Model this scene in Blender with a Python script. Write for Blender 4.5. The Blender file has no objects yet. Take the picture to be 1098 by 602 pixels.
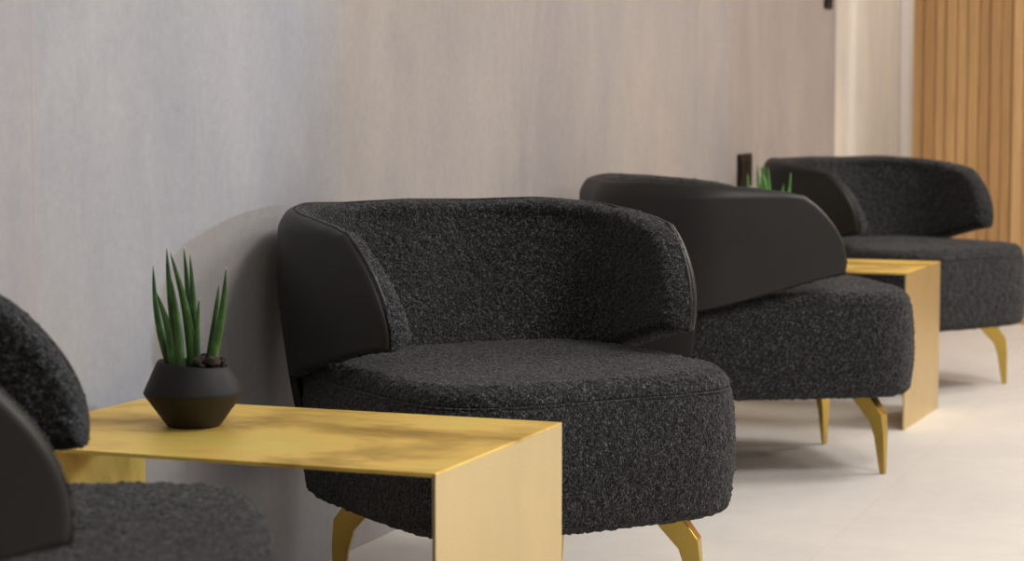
import bpy, bmesh, math, random
from mathutils import Vector, noise
import numpy as np

C = bpy.context.scene.collection
R = math.radians
SC = bpy.context.scene

# ------------------------------------------------------------------ camera
F_PX, YAW, PITCH, CAM_H = 2348.0, 20.17, 4.721, 0.939
cd = bpy.data.cameras.new('camera')
cam = bpy.data.objects.new('camera', cd); C.objects.link(cam)
cd.sensor_width = 36.0
cd.lens = 36.0 * F_PX / 1098.0
cam.location = (0, 0, CAM_H)
cam.rotation_euler = (R(90 - PITCH), 0, R(YAW - 90))
cd.clip_end = 100
cd.dof.use_dof = True
cd.dof.focus_distance = 3.85
cd.dof.aperture_fstop = 5.6
SC.camera = cam

# ------------------------------------------------------------------ view, world, lights
SC.view_settings.view_transform = 'Standard'
SC.view_settings.look = 'None'
SC.view_settings.gamma = 1.0
SC.view_settings.use_curve_mapping = False
SC.view_settings.exposure = -0.38
w = bpy.data.worlds.new('world'); SC.world = w; w.use_nodes = True
bgn = w.node_tree.nodes['Background']
bgn.inputs[0].default_value = (0.95, 0.96, 1.0, 1); bgn.inputs[1].default_value = 0.3

def area_light(name, loc, rot, sx, sy, power, col, spread=180):
    l = bpy.data.lights.new(name, 'AREA'); l.shape = 'RECTANGLE'; l.size = sx; l.size_y = sy
    l.energy = power; l.color = col; l.spread = R(spread)
    o = bpy.data.objects.new(name, l); C.objects.link(o)
    o.location = loc; o.rotation_euler = rot
    return o

def spot_light(name, loc, target, power, col, cone, blend, radius):
    l = bpy.data.lights.new(name, 'SPOT'); l.energy = power; l.color = col
    l.spot_size = R(cone); l.spot_blend = blend; l.shadow_soft_size = radius
    o = bpy.data.objects.new(name, l); C.objects.link(o)
    o.location = loc
    o.rotation_euler = (Vector(target) - Vector(loc)).to_track_quat('-Z', 'Y').to_euler()
    return o

WARM = (1.0, 0.955, 0.905)
for x, p in ((0.8, 54), (3.6, 96), (6.4, 95), (9.0, 98)):
    area_light('ceiling_area_light', (x, -0.55, 2.93), (0, 0, 0), 1.1, 0.7, p, WARM)
for i, x in enumerate((2.0, 5.0, 8.0)):
    area_light('ceiling_area_light', (x, -3.4, 2.93), (0, 0, 0), 1.1, 0.7, 60, WARM)
area_light('ceiling_area_light', (9.95, 0.6, 2.93), (0, 0, 0), 0.6, 0.6, 45, WARM)  # unseen fill, added to brighten the plaster beyond the oak wall
spot_light('added_cool_spot', (5.2, -4.2, 1.35), (2.72, 1.87, 1.5), 620, (0.60, 0.77, 1.0), 24, 0.15, 0.14)  # unseen cool spot added for the bluish wall patch, in place of window light

# ------------------------------------------------------------------ helpers
def link_mesh(name, verts, faces, mat=None, parent=None, smooth=True):
    me = bpy.data.meshes.new(name)
    me.from_pydata([tuple(v) for v in verts], [], faces)
    if smooth:
        me.polygons.foreach_set('use_smooth', [True] * len(me.polygons))
    me.update()
    o = bpy.data.objects.new(name, me); C.objects.link(o)
    if mat: me.materials.append(mat)
    if parent: o.parent = parent
    return o

def link_bm(name, bm, mat=None, parent=None, smooth=False):
    bmesh.ops.recalc_face_normals(bm, faces=bm.faces)
    me = bpy.data.meshes.new(name); bm.to_mesh(me); bm.free()
    if smooth:
        me.polygons.foreach_set('use_smooth', [True] * len(me.polygons))
    o = bpy.data.objects.new(name, me); C.objects.link(o)
    if mat: me.materials.append(mat)
    if parent: o.parent = parent
    return o

def bm_box(bm, lo, hi, bevel=0.0, seg=2):
    g = bmesh.ops.create_cube(bm, size=1)
    for v in g['verts']:
        for k in range(3):
            v.co[k] = lo[k] + (v.co[k] + 0.5) * (hi[k] - lo[k])
    if bevel > 0:
        es = list({e for v in g['verts'] for e in v.link_edges})
        bmesh.ops.bevel(bm, geom=es, offset=bevel, segments=seg, affect='EDGES', profile=0.5)

def thing(name, label, cat, loc=(0, 0, 0), rz=0, group=None):
    o = bpy.data.objects.new(name, None); C.objects.link(o)
    o.location = loc; o.rotation_euler = (0, 0, rz)
    o.empty_display_size = 0.05
    o['label'] = label; o['category'] = cat
    if group: o['group'] = group
    return o

def dup(root, loc, rz, label, group=None):
    def cp(o, parent):
        c = o.copy(); C.objects.link(c)
        if parent: c.parent = parent
        for ch in list(o.children):
            cp(ch, c)
        return c
    r = cp(root, None)
    r.location = loc; r.rotation_euler = (0, 0, rz); r['label'] = label
    if group: r['group'] = group
    return r

def tube(pts, rad, seg=10, flat=1.0, close_ends=True):
    """verts, faces of a tube along pts; rad per point."""
    vs, fs = [], []
    n = len(pts)
    prev = None
    for i, p in enumerate(pts):
        p = Vector(p)
        t = (Vector(pts[min(i + 1, n - 1)]) - Vector(pts[max(i - 1, 0)])).normalized()
        if prev is None:
            a = Vector((0, 0, 1)) if abs(t.z) < 0.9 else Vector((0, 1, 0))
            u = t.cross(a).normalized()
        else:
            u = (prev - t * prev.dot(t)).normalized()
        prev = u
        v = t.cross(u)
        r = rad[i] if hasattr(rad, '__len__') else rad
        for k in range(seg):
            a = 2 * math.pi * k / seg
            vs.append(p + u * (r * math.cos(a)) + v * (r * flat * math.sin(a)))
    for i in range(n - 1):
        for k in range(seg):
            k2 = (k + 1) % seg
            fs.append((i * seg + k, i * seg + k2, (i + 1) * seg + k2, (i + 1) * seg + k))
    if close_ends:
        fs.append(tuple(range(seg))[::-1]); fs.append(tuple((n - 1) * seg + k for k in range(seg)))
    return vs, fs

# ------------------------------------------------------------------ materials
def new_mat(name):
    m = bpy.data.materials.new(name); m.use_nodes = True
    nt = m.node_tree; b = nt.nodes['Principled BSDF']
    return m, nt, b

def nd(nt, typ, **kw):
    n = nt.nodes.new(typ)
    for k, v in kw.items():
        if hasattr(n, k): setattr(n, k, v)
    return n

def coords(nt, scale=(1, 1, 1), kind='Object', loc=(0, 0, 0)):
    tc = nd(nt, 'ShaderNodeTexCoord'); mp = nd(nt, 'ShaderNodeMapping')
    mp.inputs['Scale'].default_value = scale; mp.inputs['Location'].default_value = loc
    nt.links.new(tc.outputs[kind], mp.inputs[0])
    return mp.outputs[0]

def noise_tex(nt, vec, scale, detail=4, rough=0.55, dist=0.0):
    n = nd(nt, 'ShaderNodeTexNoise')
    n.inputs['Scale'].default_value = scale; n.inputs['Detail'].default_value = detail
    n.inputs['Roughness'].default_value = rough; n.inputs['Distortion'].default_value = dist
    nt.links.new(vec, n.inputs['Vector'])
    return n.outputs['Fac']

def ramp(nt, fac, stops):
    r = nd(nt, 'ShaderNodeValToRGB')
    el = r.color_ramp.elements
    while len(el) < len(stops): el.new(0.5)
    for e, (p, c) in zip(el, stops):
        e.position = p; e.color = tuple(c) + (1,) if len(c) == 3 else c
    nt.links.new(fac, r.inputs[0])
    return r.outputs[0]

def mixc(nt, fac, a, b, mode='MIX'):
    m = nd(nt, 'ShaderNodeMix'); m.data_type = 'RGBA'; m.blend_type = mode
    for sock, v in ((m.inputs[0], fac), (m.inputs[6], a), (m.inputs[7], b)):
        if isinstance(v, (int, float)): sock.default_value = v
        elif isinstance(v, tuple): sock.default_value = v + (1,) if len(v) == 3 else v
        else: nt.links.new(v, sock)
    return m.outputs[2]

def bump(nt, b, height, strength, dist):
    bp = nd(nt, 'ShaderNodeBump')
    bp.inputs['Strength'].default_value = strength; bp.inputs['Distance'].default_value = dist
    nt.links.new(height, bp.inputs['Height']); nt.links.new(bp.outputs[0], b.inputs['Normal'])

def plain(name, col, rough=0.5, metal=0.0, spec=0.5):
    m, nt, b = new_mat(name)
    b.inputs['Base Color'].default_value = col + (1,)
    b.inputs['Roughness'].default_value = rough; b.inputs['Metallic'].default_value = metal
    b.inputs['Specular IOR Level'].default_value = spec
    return m

def mat_boucle():
    m, nt, b = new_mat('boucle_wool')
    v = coords(nt)
    n1 = noise_tex(nt, v, 240, 2, 0.6, 0.8)
    n2 = noise_tex(nt, v, 95, 3, 0.7, 2.0)
    c1 = ramp(nt, n1, [(0.40, (0.006, 0.0062, 0.0068)), (0.55, (0.018, 0.0186, 0.0200)), (0.68, (0.115, 0.117, 0.122))])
    c2 = ramp(nt, n2, [(0.36, (0.58, 0.58, 0.58)), (0.68, (1.3, 1.3, 1.3))])
    nt.links.new(mixc(nt, 1.0, c1, c2, 'MULTIPLY'), b.inputs['Base Color'])
    b.inputs['Roughness'].default_value = 0.95
    b.inputs['Specular IOR Level'].default_value = 0.15
    b.inputs['Sheen Weight'].default_value = 0.12
    b.inputs['Sheen Roughness'].default_value = 0.5
    bump(nt, b, n1, 1.0, 0.005)
    return m

def mat_leather():
    m, nt, b = new_mat('charcoal_leather')
    v = coords(nt)
    n = noise_tex(nt, v, 260, 3, 0.6)
    n2 = noise_tex(nt, v, 5, 3, 0.5)
    nt.links.new(ramp(nt, n2, [(0.3, (0.0105, 0.0100, 0.0098)), (0.7, (0.015, 0.0143, 0.014))]), b.inputs['Base Color'])
    b.inputs['Roughness'].default_value = 0.47
    b.inputs['Specular IOR Level'].default_value = 0.3
    bump(nt, b, n, 0.25, 0.0006)
    return m

def mat_brass(name, smudge=True, base=(1.0, 0.70, 0.18), dark=(0.48, 0.30, 0.06), rough=(0.40, 0.54)):
    m, nt, b = new_mat(name)
    v = coords(nt, (1.3, 1, 0.8))
    n = noise_tex(nt, v, 3.4, 4, 0.55, 0.3)
    v2 = coords(nt, (30, 1.5, 30))
    n2 = noise_tex(nt, v2, 9, 3, 0.6)
    stops = [(0.34, dark), (0.50, base), (0.72, tuple(min(1, c * 1.18) for c in base))] if smudge else [(0.3, tuple(c * .9 for c in base)), (0.7, base)]
    c = ramp(nt, n, stops)
    c = mixc(nt, 0.18, c, ramp(nt, n2, [(0.3, (0.45, 0.42, 0.36)), (0.7, (1, 1, 1))]), 'MULTIPLY')
    nt.links.new(c, b.inputs['Base Color'])
    b.inputs['Metallic'].default_value = 1.0
    if smudge: b.inputs['Metallic'].default_value = 0.75      # dull oxide over the metal
    mr = nd(nt, 'ShaderNodeMapRange')
    mr.inputs['To Min'].default_value = rough[1]; mr.inputs['To Max'].default_value = rough[0]
    nt.links.new(n, mr.inputs[0]); nt.links.new(mr.outputs[0], b.inputs['Roughness'])
    bump(nt, b, n2, 0.06, 0.0008)
    return m

def mat_wall():
    """large stone-look plaster panels, streaked downward, each panel its own tone"""
    m, nt, b = new_mat('plaster_panel_wall')
    tc = nd(nt, 'ShaderNodeTexCoord'); sx = nd(nt, 'ShaderNodeSeparateXYZ')
    nt.links.new(tc.outputs['Object'], sx.inputs[0])
    # panel tones along the wall; left ones painted bluer for the cool light
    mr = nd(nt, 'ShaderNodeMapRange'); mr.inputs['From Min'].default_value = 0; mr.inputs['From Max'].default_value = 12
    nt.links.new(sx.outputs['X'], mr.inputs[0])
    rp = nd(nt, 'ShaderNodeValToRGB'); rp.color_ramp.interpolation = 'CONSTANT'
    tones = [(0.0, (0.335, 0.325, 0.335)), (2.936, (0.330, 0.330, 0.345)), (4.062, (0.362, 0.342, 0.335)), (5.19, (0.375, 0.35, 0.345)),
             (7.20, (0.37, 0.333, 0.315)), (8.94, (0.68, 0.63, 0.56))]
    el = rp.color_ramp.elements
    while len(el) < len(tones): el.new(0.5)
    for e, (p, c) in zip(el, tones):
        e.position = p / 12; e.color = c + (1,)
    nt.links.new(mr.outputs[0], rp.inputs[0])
    v1 = coords(nt, (1.0, 1, 0.5)); n1 = noise_tex(nt, v1, 3.6, 6, 0.62, 0.4)
    v2 = coords(nt, (1, 1, 1)); n2 = noise_tex(nt, v2, 46, 5, 0.7)
    v3 = coords(nt, (5, 1, 0.9)); n3 = noise_tex(nt, v3, 5, 5, 0.65)
    c = mixc(nt, 0.75, rp.outputs[0], ramp(nt, n1, [(0.3, (0.82, 0.83, 0.87)), (0.7, (1.12, 1.08, 1.03))]), 'MULTIPLY')
    c = mixc(nt, 0.6, c, ramp(nt, n2, [(0.3, (0.88, 0.88, 0.88)), (0.7, (1.08, 1.08, 1.08))]), 'MULTIPLY')
    c = mixc(nt, 0.35, c, ramp(nt, n3, [(0.3, (0.90, 0.90, 0.91)), (0.7, (1.06, 1.06, 1.05))]), 'MULTIPLY')
    # fine joints between the panels
    joint = None
    for xj in (2.936, 8.94):
        s = nd(nt, 'ShaderNodeMath'); s.operation = 'SUBTRACT'; s.inputs[1].default_value = xj
        nt.links.new(sx.outputs['X'], s.inputs[0])
        a = nd(nt, 'ShaderNodeMath'); a.operation = 'ABSOLUTE'; nt.links.new(s.outputs[0], a.inputs[0])
        l = nd(nt, 'ShaderNodeMath'); l.operation = 'LESS_THAN'; l.inputs[1].default_value = 0.0022
        nt.links.new(a.outputs[0], l.inputs[0])
        if joint is None: joint = l.outputs[0]
        else:
            q = nd(nt, 'ShaderNodeMath'); q.operation = 'MAXIMUM'
            nt.links.new(joint, q.inputs[0]); nt.links.new(l.outputs[0], q.inputs[1]); joint = q.outputs[0]
    c = mixc(nt, joint, c, (0.32, 0.29, 0.28))
    nt.links.new(c, b.inputs['Base Color'])
    b.inputs['Roughness'].default_value = 0.62
    b.inputs['Specular IOR Level'].default_value = 0.25
    bump(nt, b, n2, 0.15, 0.001)
    return m

def mat_floor():
    m, nt, b = new_mat('pale_stone_floor')
    v = coords(nt, (1, 1, 1))
    n = noise_tex(nt, v, 1.3, 5, 0.6, 0.7)
    n2 = noise_tex(nt, v, 14, 5, 0.65)
    br = nd(nt, 'ShaderNodeTexBrick')
    br.inputs['Scale'].default_value = 1.0
    br.inputs['Brick Width'].default_value = 1.2; br.inputs['Row Height'].default_value = 1.2
    br.inputs['Mortar Size'].default_value = 0.002; br.inputs['Mortar Smooth'].default_value = 0.2
    br.offset = 0.0
    br.inputs['Color1'].default_value = (0.585, 0.56, 0.535, 1); br.inputs['Color2'].default_value = (0.565, 0.54, 0.515, 1)
    br.inputs['Mortar'].default_value = (0.54, 0.51, 0.475, 1)
    nt.links.new(coords(nt, (1, 1, 1), loc=(0.3, 0.25, 0)), br.inputs['Vector'])
    c = mixc(nt, 0.7, br.outputs['Color'], ramp(nt, n, [(0.3, (0.87, 0.87, 0.88)), (0.7, (1.08, 1.07, 1.04))]), 'MULTIPLY')
    c = mixc(nt, 0.4, c, ramp(nt, n2, [(0.3, (0.9, 0.9, 0.9)), (0.7, (1.05, 1.05, 1.05))]), 'MULTIPLY')
    nt.links.new(c, b.inputs['Base Color'])
    b.inputs['Roughness'].default_value = 0.55
    b.inputs['Specular IOR Level'].default_value = 0.35
    return m

def mat_wood():
    m, nt, b = new_mat('oak_battens')
    tc = nd(nt, 'ShaderNodeTexCoord'); sx = nd(nt, 'ShaderNodeSeparateXYZ')
    nt.links.new(tc.outputs['Object'], sx.inputs[0])
    q = nd(nt, 'ShaderNodeMath'); q.operation = 'MULTIPLY'; q.inputs[1].default_value = 1 / 0.046
    nt.links.new(sx.outputs['Y'], q.inputs[0])
    fl = nd(nt, 'ShaderNodeMath'); fl.operation = 'FLOOR'; nt.links.new(q.outputs[0], fl.inputs[0])
    wn = nd(nt, 'ShaderNodeTexWhiteNoise'); wn.noise_dimensions = '1D'; nt.links.new(fl.outputs[0], wn.inputs['W'])
    tone = ramp(nt, wn.outputs['Value'], [(0.0, (0.40, 0.22, 0.085)), (0.5, (0.52, 0.31, 0.13)), (1.0, (0.66, 0.42, 0.19))])
    g = noise_tex(nt, coords(nt, (1, 26, 0.9)), 4.0, 5, 0.65, 0.5)
    c = mixc(nt, 0.7, tone, ramp(nt, g, [(0.3, (0.70, 0.66, 0.60)), (0.7, (1.1, 1.1, 1.1))]), 'MULTIPLY')
    nt.links.new(c, b.inputs['Base Color'])
    b.inputs['Roughness'].default_value = 0.55
    return m

def mat_leaf(name='succulent_leaf', k=1.0):
    m, nt, b = new_mat(name)
    n = noise_tex(nt, coords(nt, (1, 1, 0.35)), 90, 3, 0.6)
    nt.links.new(ramp(nt, n, [(0.3, (0.011*k, 0.038*k, 0.009*k)), (0.55, (0.026*k, 0.085*k, 0.015*k)), (0.78, (0.07*k, 0.17*k, 0.035*k))]), b.inputs['Base Color'])
    b.inputs['Roughness'].default_value = 0.42
    return m

def mat_soil():
    m, nt, b = new_mat('bark_soil')
    n = noise_tex(nt, coords(nt), 160, 4, 0.7)
    nt.links.new(ramp(nt, n, [(0.35, (0.006, 0.004, 0.003)), (0.7, (0.05, 0.033, 0.024))]), b.inputs['Base Color'])
    b.inputs['Roughness'].default_value = 0.95
    bump(nt, b, n, 1.0, 0.004)
    return m

M_BOUCLE = mat_boucle()
M_LEATHER = mat_leather()
M_TABLE = mat_brass('patinated_brass')
M_PANEL = mat_brass('brass_panel_reflect_tint', False, (0.80, 0.64, 0.34), rough=(0.34, 0.46))  # room-facing panel: reflection of the bright room put in as paler brass
M_LEGMETAL = mat_brass('satin_brass', False, (0.62, 0.44, 0.11), rough=(0.26, 0.34))
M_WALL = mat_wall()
M_FLOOR = mat_floor()
M_WOOD = mat_wood()
M_LEAF = mat_leaf()
M_LEAF_PALE = mat_leaf('bright_succulent_leaf', 3.0)
M_SOIL = mat_soil()
M_POT = plain('matt_charcoal_ceramic', (0.011, 0.0105, 0.012), 0.55, 0.0, 0.16)
M_BLACK = plain('black_plastic', (0.007, 0.0065, 0.0065), 0.5, 0.0, 0.15)
M_BASE = plain('black_underframe', (0.012, 0.012, 0.012), 0.8)
M_WHITE = plain('painted_room', (0.72, 0.69, 0.65), 0.8)
M_ROOM = plain('taupe_room_wall', (0.27, 0.25, 0.235), 0.8)
M_TRIM = plain('pale_corner_trim', (0.74, 0.72, 0.72), 0.5)
M_TIP = plain('dry_leaf_tip', (0.55, 0.45, 0.28), 0.7)

# ------------------------------------------------------------------ setting
WY = 1.871
def struct(name, lo, hi, mat):
    bm = bmesh.new(); bm_box(bm, lo, hi)
    o = link_bm(name, bm, mat); o['kind'] = 'structure'
    return o
X0, X1, Y1, HC = -2.5, 12.0, -5.2, 3.0
struct('floor', (X0, Y1, -0.1), (X1, WY + 0.15, 0.0), M_FLOOR)
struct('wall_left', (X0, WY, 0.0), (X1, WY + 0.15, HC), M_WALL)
struct('wall_right', (X0, Y1 - 0.15, 0.0), (X1, Y1, HC), M_ROOM)
struct('wall_front', (X1, Y1, 0.0), (X1 + 0.15, WY, HC), M_WHITE)
struct('wall_back', (X0 - 0.15, Y1, 0.0), (X0, WY, HC), M_WHITE)
struct('ceiling', (X0, Y1, HC), (X1, WY + 0.15, HC + 0.1), M_WHITE)

# slatted oak end wall: backing board with battens in front, plinth at the foot
def wood_wall():
    bm = bmesh.new()
    xf, y_edge, y_end = 9.30, 1.615, -1.6
    bm_box(bm, (xf + 0.02, y_end, 0.0), (xf + 0.10, y_edge, HC))
    y = y_edge
    rnd = random.Random(4)
    k = 0
    while y - 0.046 > y_end:
        d = rnd.choice((0.004, 0.006, 0.010, 0.013)) if k else 0.019
        wd = 0.041 + rnd.random() * 0.002
        bm_box(bm, (xf + d, y - wd - 0.002, 0.0), (xf + 0.021, y - 0.002, HC), 0.002, 1)
        y -= 0.046; k += 1
    o = link_bm('wall_end', bm, M_WOOD); o['kind'] = 'structure'
    return o
wood_wall()
struct('trim_1', (10.40, WY - 0.012, 0.0), (10.62, WY, HC), M_TRIM)

# ------------------------------------------------------------------ the armchair
def sstep(a, b, x):
    t = min(1.0, max(0.0, (x - a) / (b - a))); return t * t * (3 - 2 * t)

def interp(x, pts):
    if x <= pts[0][0]: return pts[0][1]
    for (x0, y0), (x1, y1) in zip(pts, pts[1:]):
        if x <= x1:
            t = (x - x0) / (x1 - x0); t = t * t * (3 - 2 * t) * 0.35 + t * 0.65
            return y0 + (y1 - y0) * t
    return pts[-1][1]

def boucle_shift(p):
    """height of the looped yarn at a point, metres"""
    q = Vector(p)
    d = noise.voronoi(q * 100.0)[0]
    loops = max(0.0, 0.62 - d[0])
    return loops * 0.0062 + noise.noise(q * 45.0) * 0.0016 + noise.noise(q * 330.0) * 0.0010

def displace(verts, faces, fn):
    V = np.array([tuple(v) for v in verts]); N = np.zeros_like(V)
    F = np.array(faces)
    a, b_, c, d = V[F[:, 0]], V[F[:, 1]], V[F[:, 2]], V[F[:, 3]]
    fn_ = np.cross(c - a, d - b_)
    for k in range(4): np.add.at(N, F[:, k], fn_)
    N /= np.maximum(1e-12, np.linalg.norm(N, axis=1))[:, None]
    s = np.array([fn(v) for v in V])
    return V + N * s[:, None]

# plan of the shell at the rim: half widths and corner radius
SA, SB, SR = 0.462, 0.362, 0.29            # rear reach, side reach, corner radius
def plan(s):
    """point and outward normal on the U-shaped rim line; s = distance from the back centre (sign = side)"""
    sg = 1 if s >= 0 else -1
    t = abs(s)
    flat1 = SB - SR
    arc = SR * math.pi / 2
    if t < flat1:
        return (-SA, sg * t), (-1.0, 0.0)
    if t < flat1 + arc:
        a = (t - flat1) / SR
        cx, cy = -SA + SR, SB - SR
        return (cx - SR * math.cos(a), sg * (cy + SR * math.sin(a))), (-math.cos(a), sg * math.sin(a))
    x = -SA + SR + (t - flat1 - arc)
    # wings close in a little towards the front
    inn = 0.030 * max(0.0, (x + 0.162)) ** 2 / 0.06
    return (x, sg * (SB - inn)), (-0.10 * max(0, x + 0.162) / 0.25 * 0, sg * 1.0)
S_SIDE = (SB - SR) + SR * math.pi / 2        # s where the straight wing starts, x = -SA+SR = -0.162
def s_of_x(x): return S_SIDE + (x + SA - SR)

def outer_inset(h, rear):
    """how far the outside draws in below the rim"""
    t = max(0.0, (0.60 - h) / 0.40)
    return 0.085 * t ** 1.7 * (0.6 + 0.4 * rear) - 0.006 * math.exp(-((h - 0.62) / 0.09) ** 2) + 0.020 * sstep(0.70, 0.75, h)

X_TOP, X_TIP = 0.026, 0.124               # where the rim ends, where the wing tip ends
def x_of_s(s): return abs(s) - S_SIDE + (-SA + SR)
def top_h(s):
    return interp(x_of_s(s), [(-0.75, 0.742), (-0.55, 0.738), (-0.40, 0.742), (-0.25, 0.735), (-0.15, 0.727), (-0.06, 0.717), (0.0, 0.706), (0.026, 0.690)])

def bot_h(s, low):
    x = x_of_s(s)
    wing = interp(x, [(-0.30, 0.420), (0.124, 0.512)])
    if low is None: return wing
    k = sstep(-0.285, -0.262, x)
    return low * (1 - k) + wing * k

def front_x(v): return X_TIP - (X_TIP - X_TOP) * v ** 2.3 - 0.006 * (1 - v) ** 8

def shell_sheet(kind, nu, nv, inner_fn, outer_fn, low):
    """closed slab following the U; the two faces are offset inward by outer_fn / inner_fn"""
    # columns bunch up at the free ends and rows at the rim, so the roundings stay smooth
    re_ = 0.030 / 0.80; ne = 14
    lim = 1 - re_
    us = [-(1 - re_ * (1 - math.cos(math.pi / 2 * k / ne))) for k in range(ne)]
    us += [-lim + 2 * lim * i / nu for i in range(nu + 1)]
    us += [1 - re_ * (1 - math.cos(math.pi / 2 * k / ne)) for k in range(ne - 1, -1, -1)]
    vt, vb, nr_ = 0.10, 0.06, 10
    vv = [vb * (1 - math.cos(math.pi / 2 * k / nr_)) for k in range(nr_)]
    vv += [vb + (1 - vt - vb) * j / nv for j in range(nv + 1)]
    vv += [1 - vt * (1 - math.cos(math.pi / 2 * k / nr_)) for k in range(nr_ - 1, -1, -1)]
    nu = len(us) - 1; nv = len(vv) - 1
    # positions on the unrolled sheet
    S = np.zeros((nu + 1, nv + 1)); Hh = np.zeros_like(S); ZT = np.zeros_like(S)
    for i, u in enumerate(us):
        zt = top_h(abs(u) * s_of_x(X_TOP)); zb = bot_h(abs(u) * s_of_x(X_TIP), low)
        for j, v in enumerate(vv):
            S[i, j] = u * s_of_x(front_x(v)); Hh[i, j] = zb + (zt - zb) * v; ZT[i, j] = zt
    # distance of every point to the sheet's outline
    loop = [(S[i, nv], Hh[i, nv]) for i in range(nu + 1)] + [(S[nu, j], Hh[nu, j]) for j in range(nv, -1, -1)] \
        + [(S[i, 0], Hh[i, 0]) for i in range(nu, -1, -1)] + [(S[0, j], Hh[0, j]) for j in range(nv + 1)]
    loop = np.array(loop[::2] + [loop[0]]) if False else np.array(loop + [loop[0]])
    P = np.stack([S.ravel(), Hh.ravel()], 1); D = np.full(len(P), 9.0)
    for a, b_ in zip(loop[:-1], loop[1:]):
        ab = b_ - a; l2 = ab.dot(ab)
        if l2 < 1e-14: continue
        t = np.clip((P - a) @ ab / l2, 0, 1)
        D = np.minimum(D, np.hypot(*(P - a - t[:, None] * ab).T))
    D = D.reshape(S.shape)
    vs = []
    ring = 2 * (nv + 1)
    for i, u in enumerate(us):
        for side in (0, 1):
            rng = range(nv + 1) if side == 0 else range(nv, -1, -1)
            for j in rng:
                s, h, zt = S[i, j], Hh[i, j], ZT[i, j]
                (px, py), (nx, ny) = plan(s)
                rear = 1 - sstep(0.15, 0.62, abs(s))
                oi = outer_inset(h, rear)
                oo, ii = outer_fn(s, h, zt, rear), inner_fn(s, h, zt, rear)
                mid, half = (oo + ii) / 2, (ii - oo) / 2
                rr = min(half, 0.030); e = 1.0
                if D[i, j] < rr:
                    e = math.sqrt(max(0.0, 1 - ((rr - D[i, j]) / rr) ** 2))
                e = max(e, 0.02)
                # the outside keeps its place, the rounding comes from the padded side
                if kind == 'lining':
                    off = oo + (ii - oo) * e if side == 1 else oo + 0.010 * (1 - e)
                else:
                    off = mid - half * e if side == 0 else mid + half * e
                off += oi
                vs.append((px - nx * off, py - ny * off, h))
    fs = []
    for i in range(nu):
        a, b_ = i * ring, (i + 1) * ring
        for k in range(ring):
            k2 = (k + 1) % ring
            fs.append((a + k, a + k2, b_ + k2, b_ + k))
    # end caps
    for base, flip in ((0, True), (nu * ring, False)):
        for j in range(nv):
            q = (base + j, base + j + 1, base + ring - 2 - j, base + ring - 1 - j)
            fs.append(q if flip else q[::-1])
    return vs, fs

def seat_mesh():
    a, b_, n = 0.336, 0.322, 4.8
    prof = []   # (scale, z)
    zb, zc = 0.203, 0.428
    for k in range(6): prof.append((0.05 + 0.85 * k / 5, zb + 0.004))
    def arc(cx, cz, r, a0, a1, m):
        for k in range(m + 1):
            t = R(a0 + (a1 - a0) * k / m); yield (cx + r * math.cos(t), cz + r * math.sin(t))
    A = a
    pts = list(arc(A - 0.026, zb + 0.026, 0.026, -90, 0, 12))
    m = 50
    for k in range(1, m + 1):
        t = k / m
        pts.append((A + 0.006 * math.sin(math.pi * t), zb + 0.026 + (zc - zb - 0.032) * t))
    pts += [(A - 0.003, zc - 0.003), (A - 0.007, zc), (A - 0.005, zc + 0.003)]
    pts += list(arc(A - 0.042, zc + 0.002, 0.038, 6, 66, 16))
    z_e = pts[-1][1]; x_e = pts[-1][0]
    m = 90
    for k in range(1, m + 1):
        t = k / m
        x = x_e * (1 - t) + 0.01 * t
        pts.append((x, z_e + (0.472 - z_e) * (1 - (1 - t) ** 2.3) + 0.0))
    prof += [(p[0] / A, p[1]) for p in pts]
    nseg = 620
    vs, fs = [], []
    ang = []
    # arc-length-even sampling of the superellipse
    fine = [2 * math.pi * i / 4000 for i in range(4001)]
    def se(t):
        c, s = math.cos(t), math.sin(t)
        return (a * math.copysign(abs(c) ** (2 / n), c), b_ * math.copysign(abs(s) ** (2 / n), s))
    P = [se(t) for t in fine]
    L = [0]
    for p, q in zip(P, P[1:]): L.append(L[-1] + math.dist(p, q))
    j = 0
    base = []
    for i in range(nseg):
        tgt = L[-1] * i / nseg
        while L[j + 1] < tgt: j += 1
        f = (tgt - L[j]) / (L[j + 1] - L[j] + 1e-12)
        base.append((P[j][0] + (P[j + 1][0] - P[j][0]) * f, P[j][1] + (P[j + 1][1] - P[j][1]) * f))
    for sc, z in prof:
        for (x, y) in base:
            vs.append((x * sc, y * sc, z))
    nr = len(prof)
    for r in range(nr - 1):
        for k in range(nseg):
            k2 = (k + 1) % nseg
            fs.append((r * nseg + k, r * nseg + k2, (r + 1) * nseg + k2, (r + 1) * nseg + k))
    V = displace(vs, fs, boucle_shift)
    return V, fs + [tuple(range(nseg))[::-1], tuple((nr - 1) * nseg + k for k in range(nseg))]

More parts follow.
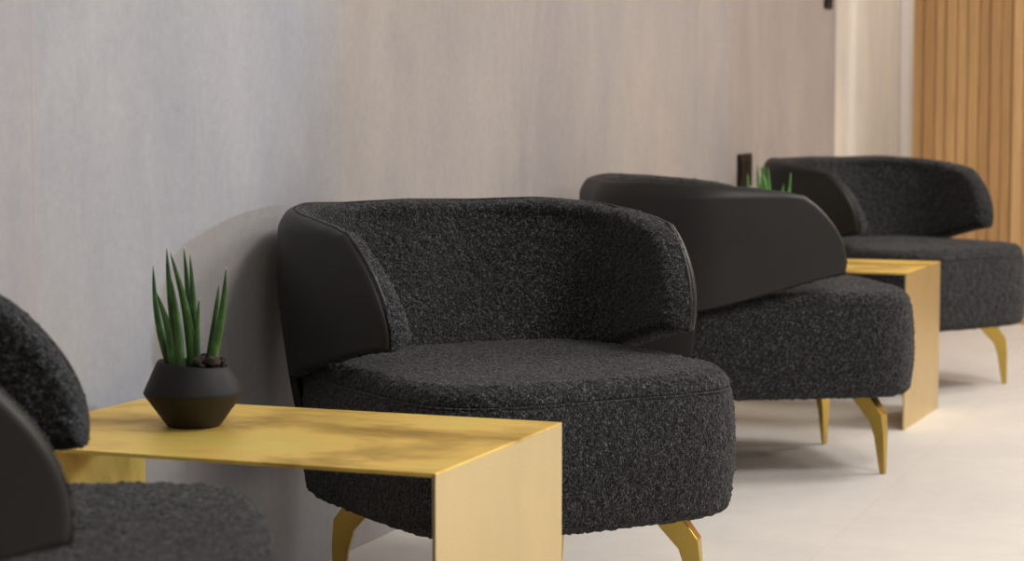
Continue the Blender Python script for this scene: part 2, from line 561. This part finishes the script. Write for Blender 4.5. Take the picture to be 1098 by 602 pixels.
def leg_mesh():
    """blade leg in the x-z plane, foot outer edge at x = 0"""
    outer = [(-0.050, 0.216), (-0.003, 0.153), (0.002, 0.100), (0.002, 0.0)]
    inner = [(-0.115, 0.216), (-0.040, 0.133), (-0.028, 0.095), (-0.013, 0.0)]
    wid = [0.040, 0.034, 0.025, 0.012]
    vs, fs = [], []
    for (ox, oz), (ix, iz), wd in zip(outer, inner, wid):
        vs += [(ox, -wd / 2, oz), (ox, wd / 2, oz), (ix, wd * 0.30, iz), (ix, -wd * 0.30, iz)]
    for i in range(3):
        a = i * 4
        for k in range(4):
            k2 = (k + 1) % 4
            fs.append((a + k, a + k2, a + 4 + k2, a + 4 + k))
    fs += [(0, 3, 2, 1), (12, 13, 14, 15)]
    bm = bmesh.new()
    bv = [bm.verts.new(v) for v in vs]
    for f in fs: bm.faces.new([bv[i] for i in f])
    bmesh.ops.recalc_face_normals(bm, faces=bm.faces)
    bmesh.ops.bevel(bm, geom=list(bm.edges), offset=0.0014, segments=1, affect='EDGES')
    return bm

def make_armchair(label):
    root = thing('armchair', label, 'armchair', group='charcoal armchairs along the wall')
    V, F = seat_mesh()
    seat = link_mesh('seat', V, F, M_BOUCLE, root)
    # piping along the seam round the seat cushion
    n = 4.8; ring = []
    for i in range(200):
        t = 2 * math.pi * i / 200; c, s = math.cos(t), math.sin(t)
        ring.append((0.333 * math.copysign(abs(c) ** (2 / n), c), 0.319 * math.copysign(abs(s) ** (2 / n), s), 0.4275))
    ring.append(ring[0])
    vs, fs = tube(ring, 0.0028, 6, close_ends=False)
    link_mesh('piping', vs, fs, M_BOUCLE, seat)
    # leather shell
    shell_out = lambda s, h, zt, rear: 0.0
    shell_in = lambda s, h, zt, rear: 0.020
    vs, fs = shell_sheet('shell', 260, 60, shell_in, shell_out, 0.195)
    link_mesh('backrest_shell', vs, fs, M_LEATHER, root)
    # boucle lining: thick at the back, thinner in the wings
    def lin_in(s, h, zt, rear):
        q = min(1.0, max(0.0, (zt - h) / 0.30))
        base = 0.052 + 0.012 * math.sin(math.pi * min(1, q))
        return base + rear * (0.010 + 0.125) * q ** 1.2
    lin_out = lambda s, h, zt, rear: 0.010
    vs, fs = shell_sheet('lining', 440, 96, lin_in, lin_out, 0.40)
    V = displace(vs, fs, lambda p: boucle_shift(p) + 0.0035 * noise.noise(Vector(p) * 9.0))
    link_mesh('backrest_lining', V, fs, M_BOUCLE, root)
    # leather welt where shell and lining meet on the rim
    pts = []
    m = 220
    for i in range(m + 1):
        s = (-1 + 2 * i / m) * s_of_x(X_TOP)
        h = top_h(s); (px, py), (nx, ny) = plan(s)
        o = outer_inset(h, 1 - sstep(0.15, 0.62, abs(s))) + 0.016
        pts.append((px - nx * o, py - ny * o, h - 0.001))
    def down(sg):
        out = []
        zt, zb = top_h(s_of_x(X_TOP)), bot_h(s_of_x(X_TIP), None)
        for j in range(1, 25):
            v = 1 - j / 24
            (px, py), (nx, ny) = plan(sg * s_of_x(front_x(v) - 0.001)); h = zb + (zt - zb) * v
            o = outer_inset(h, 0) + 0.016
            out.append((px - nx * o, py - ny * o, h))
        return out
    pts = down(-1)[::-1] + pts + down(1)
    vs, fs = tube(pts, 0.0036, 8)
    link_mesh('piping', vs, fs, M_LEATHER, root)
    # underframe plate
    bm = bmesh.new(); bm_box(bm, (-0.27, -0.27, 0.198), (0.27, 0.27, 0.22), 0.006)
    link_bm('underframe', bm, M_BASE, root)
    lm = None
    for k, a in enumerate((45, 135, 225, 315)):
        if lm is None:
            o = link_bm('leg', leg_mesh(), M_LEGMETAL, root); lm = o
        else:
            o = lm.copy(); C.objects.link(o); o.parent = root
        ca, sa = math.cos(R(a)), math.sin(R(a))
        o.location = (math.copysign(0.250, ca), math.copysign(0.246, sa), 0.0); o.rotation_euler = (0, 0, R(a))
    return root

def cam_to_world(x, z):
    """camera-relative right / forward distance on the ground to room coordinates"""
    a = R(YAW); return (z * math.cos(a) + x * math.sin(a), z * math.sin(a) - x * math.cos(a))

CH = [  # centre on the ground (camera right, forward), facing angle from camera right
    (0.003, 3.98, -60.5, 'charcoal boucle armchair with leather back shell, directly behind the nearest brass table'),
    (0.650, 5.651, 9.5, 'charcoal armchair turned side-on, its smooth leather outer back towards the viewer'),
    (1.292, 7.27, -54, 'charcoal armchair farthest away, in front of the oak slatted wall'),
    (-0.595, 2.37, 9.5, 'charcoal armchair closest to the viewer, only its seat and wing ends showing'),
]
chair = make_armchair(CH[0][3])
def spot_on_floor(x, z, a):
    X, Y = cam_to_world(x, z); return (X, Y, 0), R(a + YAW - 90)
chair.location, rz0 = spot_on_floor(*CH[0][:3]); chair.rotation_euler = (0, 0, rz0)
for x, y, a, lab in CH[1:]:
    p, rz = spot_on_floor(x, y, a)
    dup(chair, p, rz, lab, 'charcoal armchairs along the wall')

# ------------------------------------------------------------------ brass side tables
TW, TL, TH, TT = 0.492, 0.733, 0.45, 0.006
def make_table(label):
    root = thing('side_table', label, 'table', group='bent brass side tables')
    # origin: near corner on the room side; x along the wall, y towards the wall
    bm = bmesh.new(); bm_box(bm, (0, 0, TH - TT), (TW, TL, TH), 0.0012, 2)
    link_bm('table_top', bm, M_TABLE, root)
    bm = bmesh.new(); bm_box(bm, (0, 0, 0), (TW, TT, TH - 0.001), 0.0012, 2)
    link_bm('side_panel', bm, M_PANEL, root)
    bm = bmesh.new(); bm_box(bm, (0, TL - TT, 0), (TW, TL, TH - 0.001), 0.0012, 2)
    link_bm('side_panel', bm, M_TABLE, root)
    return root
tb = make_table('brass side table in the foreground with a potted succulent on its top')
tb.location = (2.634, 1.074, 0); tb.rotation_euler = (0, 0, R(-0.83))
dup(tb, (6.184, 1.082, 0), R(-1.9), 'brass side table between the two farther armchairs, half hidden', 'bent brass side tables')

# ------------------------------------------------------------------ potted succulents
def make_plant(label):
    root = thing('potted_succulent', label, 'potted plant', group='succulents in dark angular pots')
    # local x = to the right as seen from the camera, z up
    def rim_z(x): return 0.0935 - 0.085 * x
    prof = [(0.0, 0.0, 0), (0.038, 0.0, 0), (0.0415, 0.003, 0), (0.0735, 0.048, 0), (0.0748, 0.051, 0), (0.0735, 0.055, 0),
            (0.054, 1.0, 1), (0.052, 1.02, 1), (0.049, 1.0, 1), (0.060, 0.060, 0), (0.0, 0.055, 0)]
    vs, fs = [], []
    seg = 64
    for r, z, rim in prof:
        for k in range(seg):
            a = 2 * math.pi * k / seg; x, y = r * math.cos(a), r * math.sin(a)
            vs.append((x, y, z if not rim else rim_z(x) * z))
    for i in range(len(prof) - 1):
        for k in range(seg):
            k2 = (k + 1) % seg
            fs.append((i * seg + k, i * seg + k2, (i + 1) * seg + k2, (i + 1) * seg + k))
    pot = link_mesh('pot', vs, fs, M_POT, root)
    me = pot.data
    bm = bmesh.new(); bm.from_mesh(me); bmesh.ops.remove_doubles(bm, verts=bm.verts, dist=1e-5)
    bmesh.ops.recalc_face_normals(bm, faces=bm.faces); bm.to_mesh(me); bm.free()
    # soil mound of bark lumps
    rnd = random.Random(11)
    bm = bmesh.new()
    n = 26
    for i in range(n + 1):
        pass
    vs, fs = [(0, 0, 0.088)], []
    rr = 14
    for j in range(1, rr + 1):
        r = 0.0495 * j / rr
        for k in range(48):
            a = 2 * math.pi * k / 48; x, y = r * math.cos(a), r * math.sin(a)
            vs.append((x, y, rim_z(x) - 0.005 + 0.004 * noise.noise(Vector((x, y, 0)) * 160)))
    for k in range(48): fs.append((0, 1 + k, 1 + (k + 1) % 48))
    for j in range(rr - 1):
        for k in range(48):
            a = 1 + j * 48; k2 = (k + 1) % 48
            fs.append((a + k, a + 48 + k, a + 48 + k2, a + k2))
    bm.free()
    soil = link_mesh('soil', vs, fs, M_SOIL, root)
    bm = bmesh.new()
    spots = [(0.024 + rnd.uniform(-0.018, 0.022), rnd.uniform(-0.038, 0.03), rnd.uniform(0.004, 0.0075)) for _ in range(46)]
    spots += [(rnd.uniform(-0.046, 0.0), rnd.uniform(-0.03, 0.03), rnd.uniform(0.003, 0.005)) for _ in range(22)]
    for (x, y, r) in spots:
        if x * x + y * y > 0.047 ** 2: continue
        g = bmesh.ops.create_icosphere(bm, subdivisions=2, radius=r)
        c = Vector((x, y, rim_z(x) + (0.002 + rnd.uniform(0, 0.009) if x > 0.008 else -0.002)))
        sc = Vector((rnd.uniform(0.7, 1.4), rnd.uniform(0.7, 1.4), rnd.uniform(0.6, 1.1)))
        for v in g['verts']:
            v.co = Vector((v.co.x * sc.x, v.co.y * sc.y, v.co.z * sc.z)) * (1 + 0.35 * noise.noise(v.co * 300 + c * 50)) + c
    o = link_bm('bark_chips', bm, M_SOIL, soil, True); o['kind'] = 'stuff'
    # leaves: base x, tip x, tip height, depth at base and tip, bow
    s = 1 / 720.0; cx = 204.0; y0 = 459.0
    L = [  # (base px, tip px, tip py, base depth, tip depth, base radius mm, bow px)
        (181, 161, 286, 0.000, 0.010, 5.6, -5),
        (186, 168, 313, -0.018, -0.022, 7.2, 4),
        (194, 178, 266, -0.006, -0.010, 6.6, -3),
        (193, 184, 297, -0.022, -0.024, 6.4, 2),
        (205, 182.5, 270, -0.012, -0.016, 7.0, 5),
        (200, 193, 267, 0.016, 0.022, 6.4, 2),
        (204, 200.5, 274, 0.010, 0.012, 6.0, 2),
        (210, 213, 320, -0.016, -0.018, 4.6, -1),
        (207, 206.5, 338, -0.002, 0.000, 4.2, 0),
        (221, 242, 287, -0.010, -0.014, 6.6, 4),
        (219, 231, 307, 0.008, 0.016, 6.0, 1),
    ]
    for bx, tx, ty, bd, td, br, bow in L:
        pts, rad = [], []
        m = 22
        zb = 0.080; zt = (y0 - ty) * s + 0.0
        for i in range(m + 1):
            t = i / m
            x = ((bx + (tx - bx) * t) + bow * math.sin(math.pi * t) - cx) * s
            pts.append((x, bd + (td - bd) * t, zb + (zt - zb) * t))
            rad.append(br * 0.001 * (0.95 + 0.12 * math.sin(math.pi * min(1, t * 1.6)) ) * max(0.0, 1 - t ** 2.6) ** 0.85 + 0.0004)
        vs, fs = tube(pts, rad, 12, 0.62)
        lf = link_mesh('leaf', vs, fs, M_LEAF, root)
        if tx in (242, 213, 193):
            bm = bmesh.new(); g = bmesh.ops.create_icosphere(bm, subdivisions=2, radius=0.0013)
            for v in g['verts']: v.co = Vector((v.co.x, v.co.y, v.co.z * 1.4)) + Vector(pts[-1])
            link_bm('leaf_tip', bm, M_TIP, lf, True)
    return root
pl = make_plant('succulent with upright pointed green leaves in dark angular pot on the foreground table')
pl.location = (2.90, 1.575, TH); pl.rotation_euler = (0, 0, R(YAW - 90))
pl2 = dup(pl, (6.42, 1.535, TH), R(YAW - 90 + 0), 'succulent on the farther brass table, only leaf tips showing over an armchair', 'succulents in dark angular pots')

pl2.scale = (1.12, 1.12, 1.12)
for ch in pl2.children:                      # paler leaves than on the plant in front
    if ch.name.startswith('leaf'):
        ch.material_slots[0].link = 'OBJECT'; ch.material_slots[0].material = M_LEAF_PALE

# ------------------------------------------------------------------ small fittings on the wall
def fitting(name, label, cat, x, z, sx, sz, depth, keys):
    root = thing(name, label, cat, (x, WY, z))
    bm = bmesh.new(); bm_box(bm, (-sx / 2, -depth, -sz / 2), (sx / 2, 0, sz / 2), 0.003)
    link_bm('plate', bm, M_BLACK, root)
    for kx in keys:
        bm = bmesh.new(); bm_box(bm, (kx - sx * 0.19, -depth - 0.003, -sz * 0.3), (kx + sx * 0.19, -depth + 0.001, sz * 0.3), 0.002)
        link_bm('rocker' if name == 'wall_switch' else 'socket_insert', bm, M_BLACK, root)
    return root
fitting('wall_socket', 'black double wall socket above the farther brass table', 'socket', 7.42, 0.695, 0.17, 0.115, 0.012, (-0.042, 0.042))
fitting('wall_switch', 'black wall switch high up beside the panel joint', 'switch', 8.77, 1.365, 0.12, 0.12, 0.012, (-0.028, 0.028))
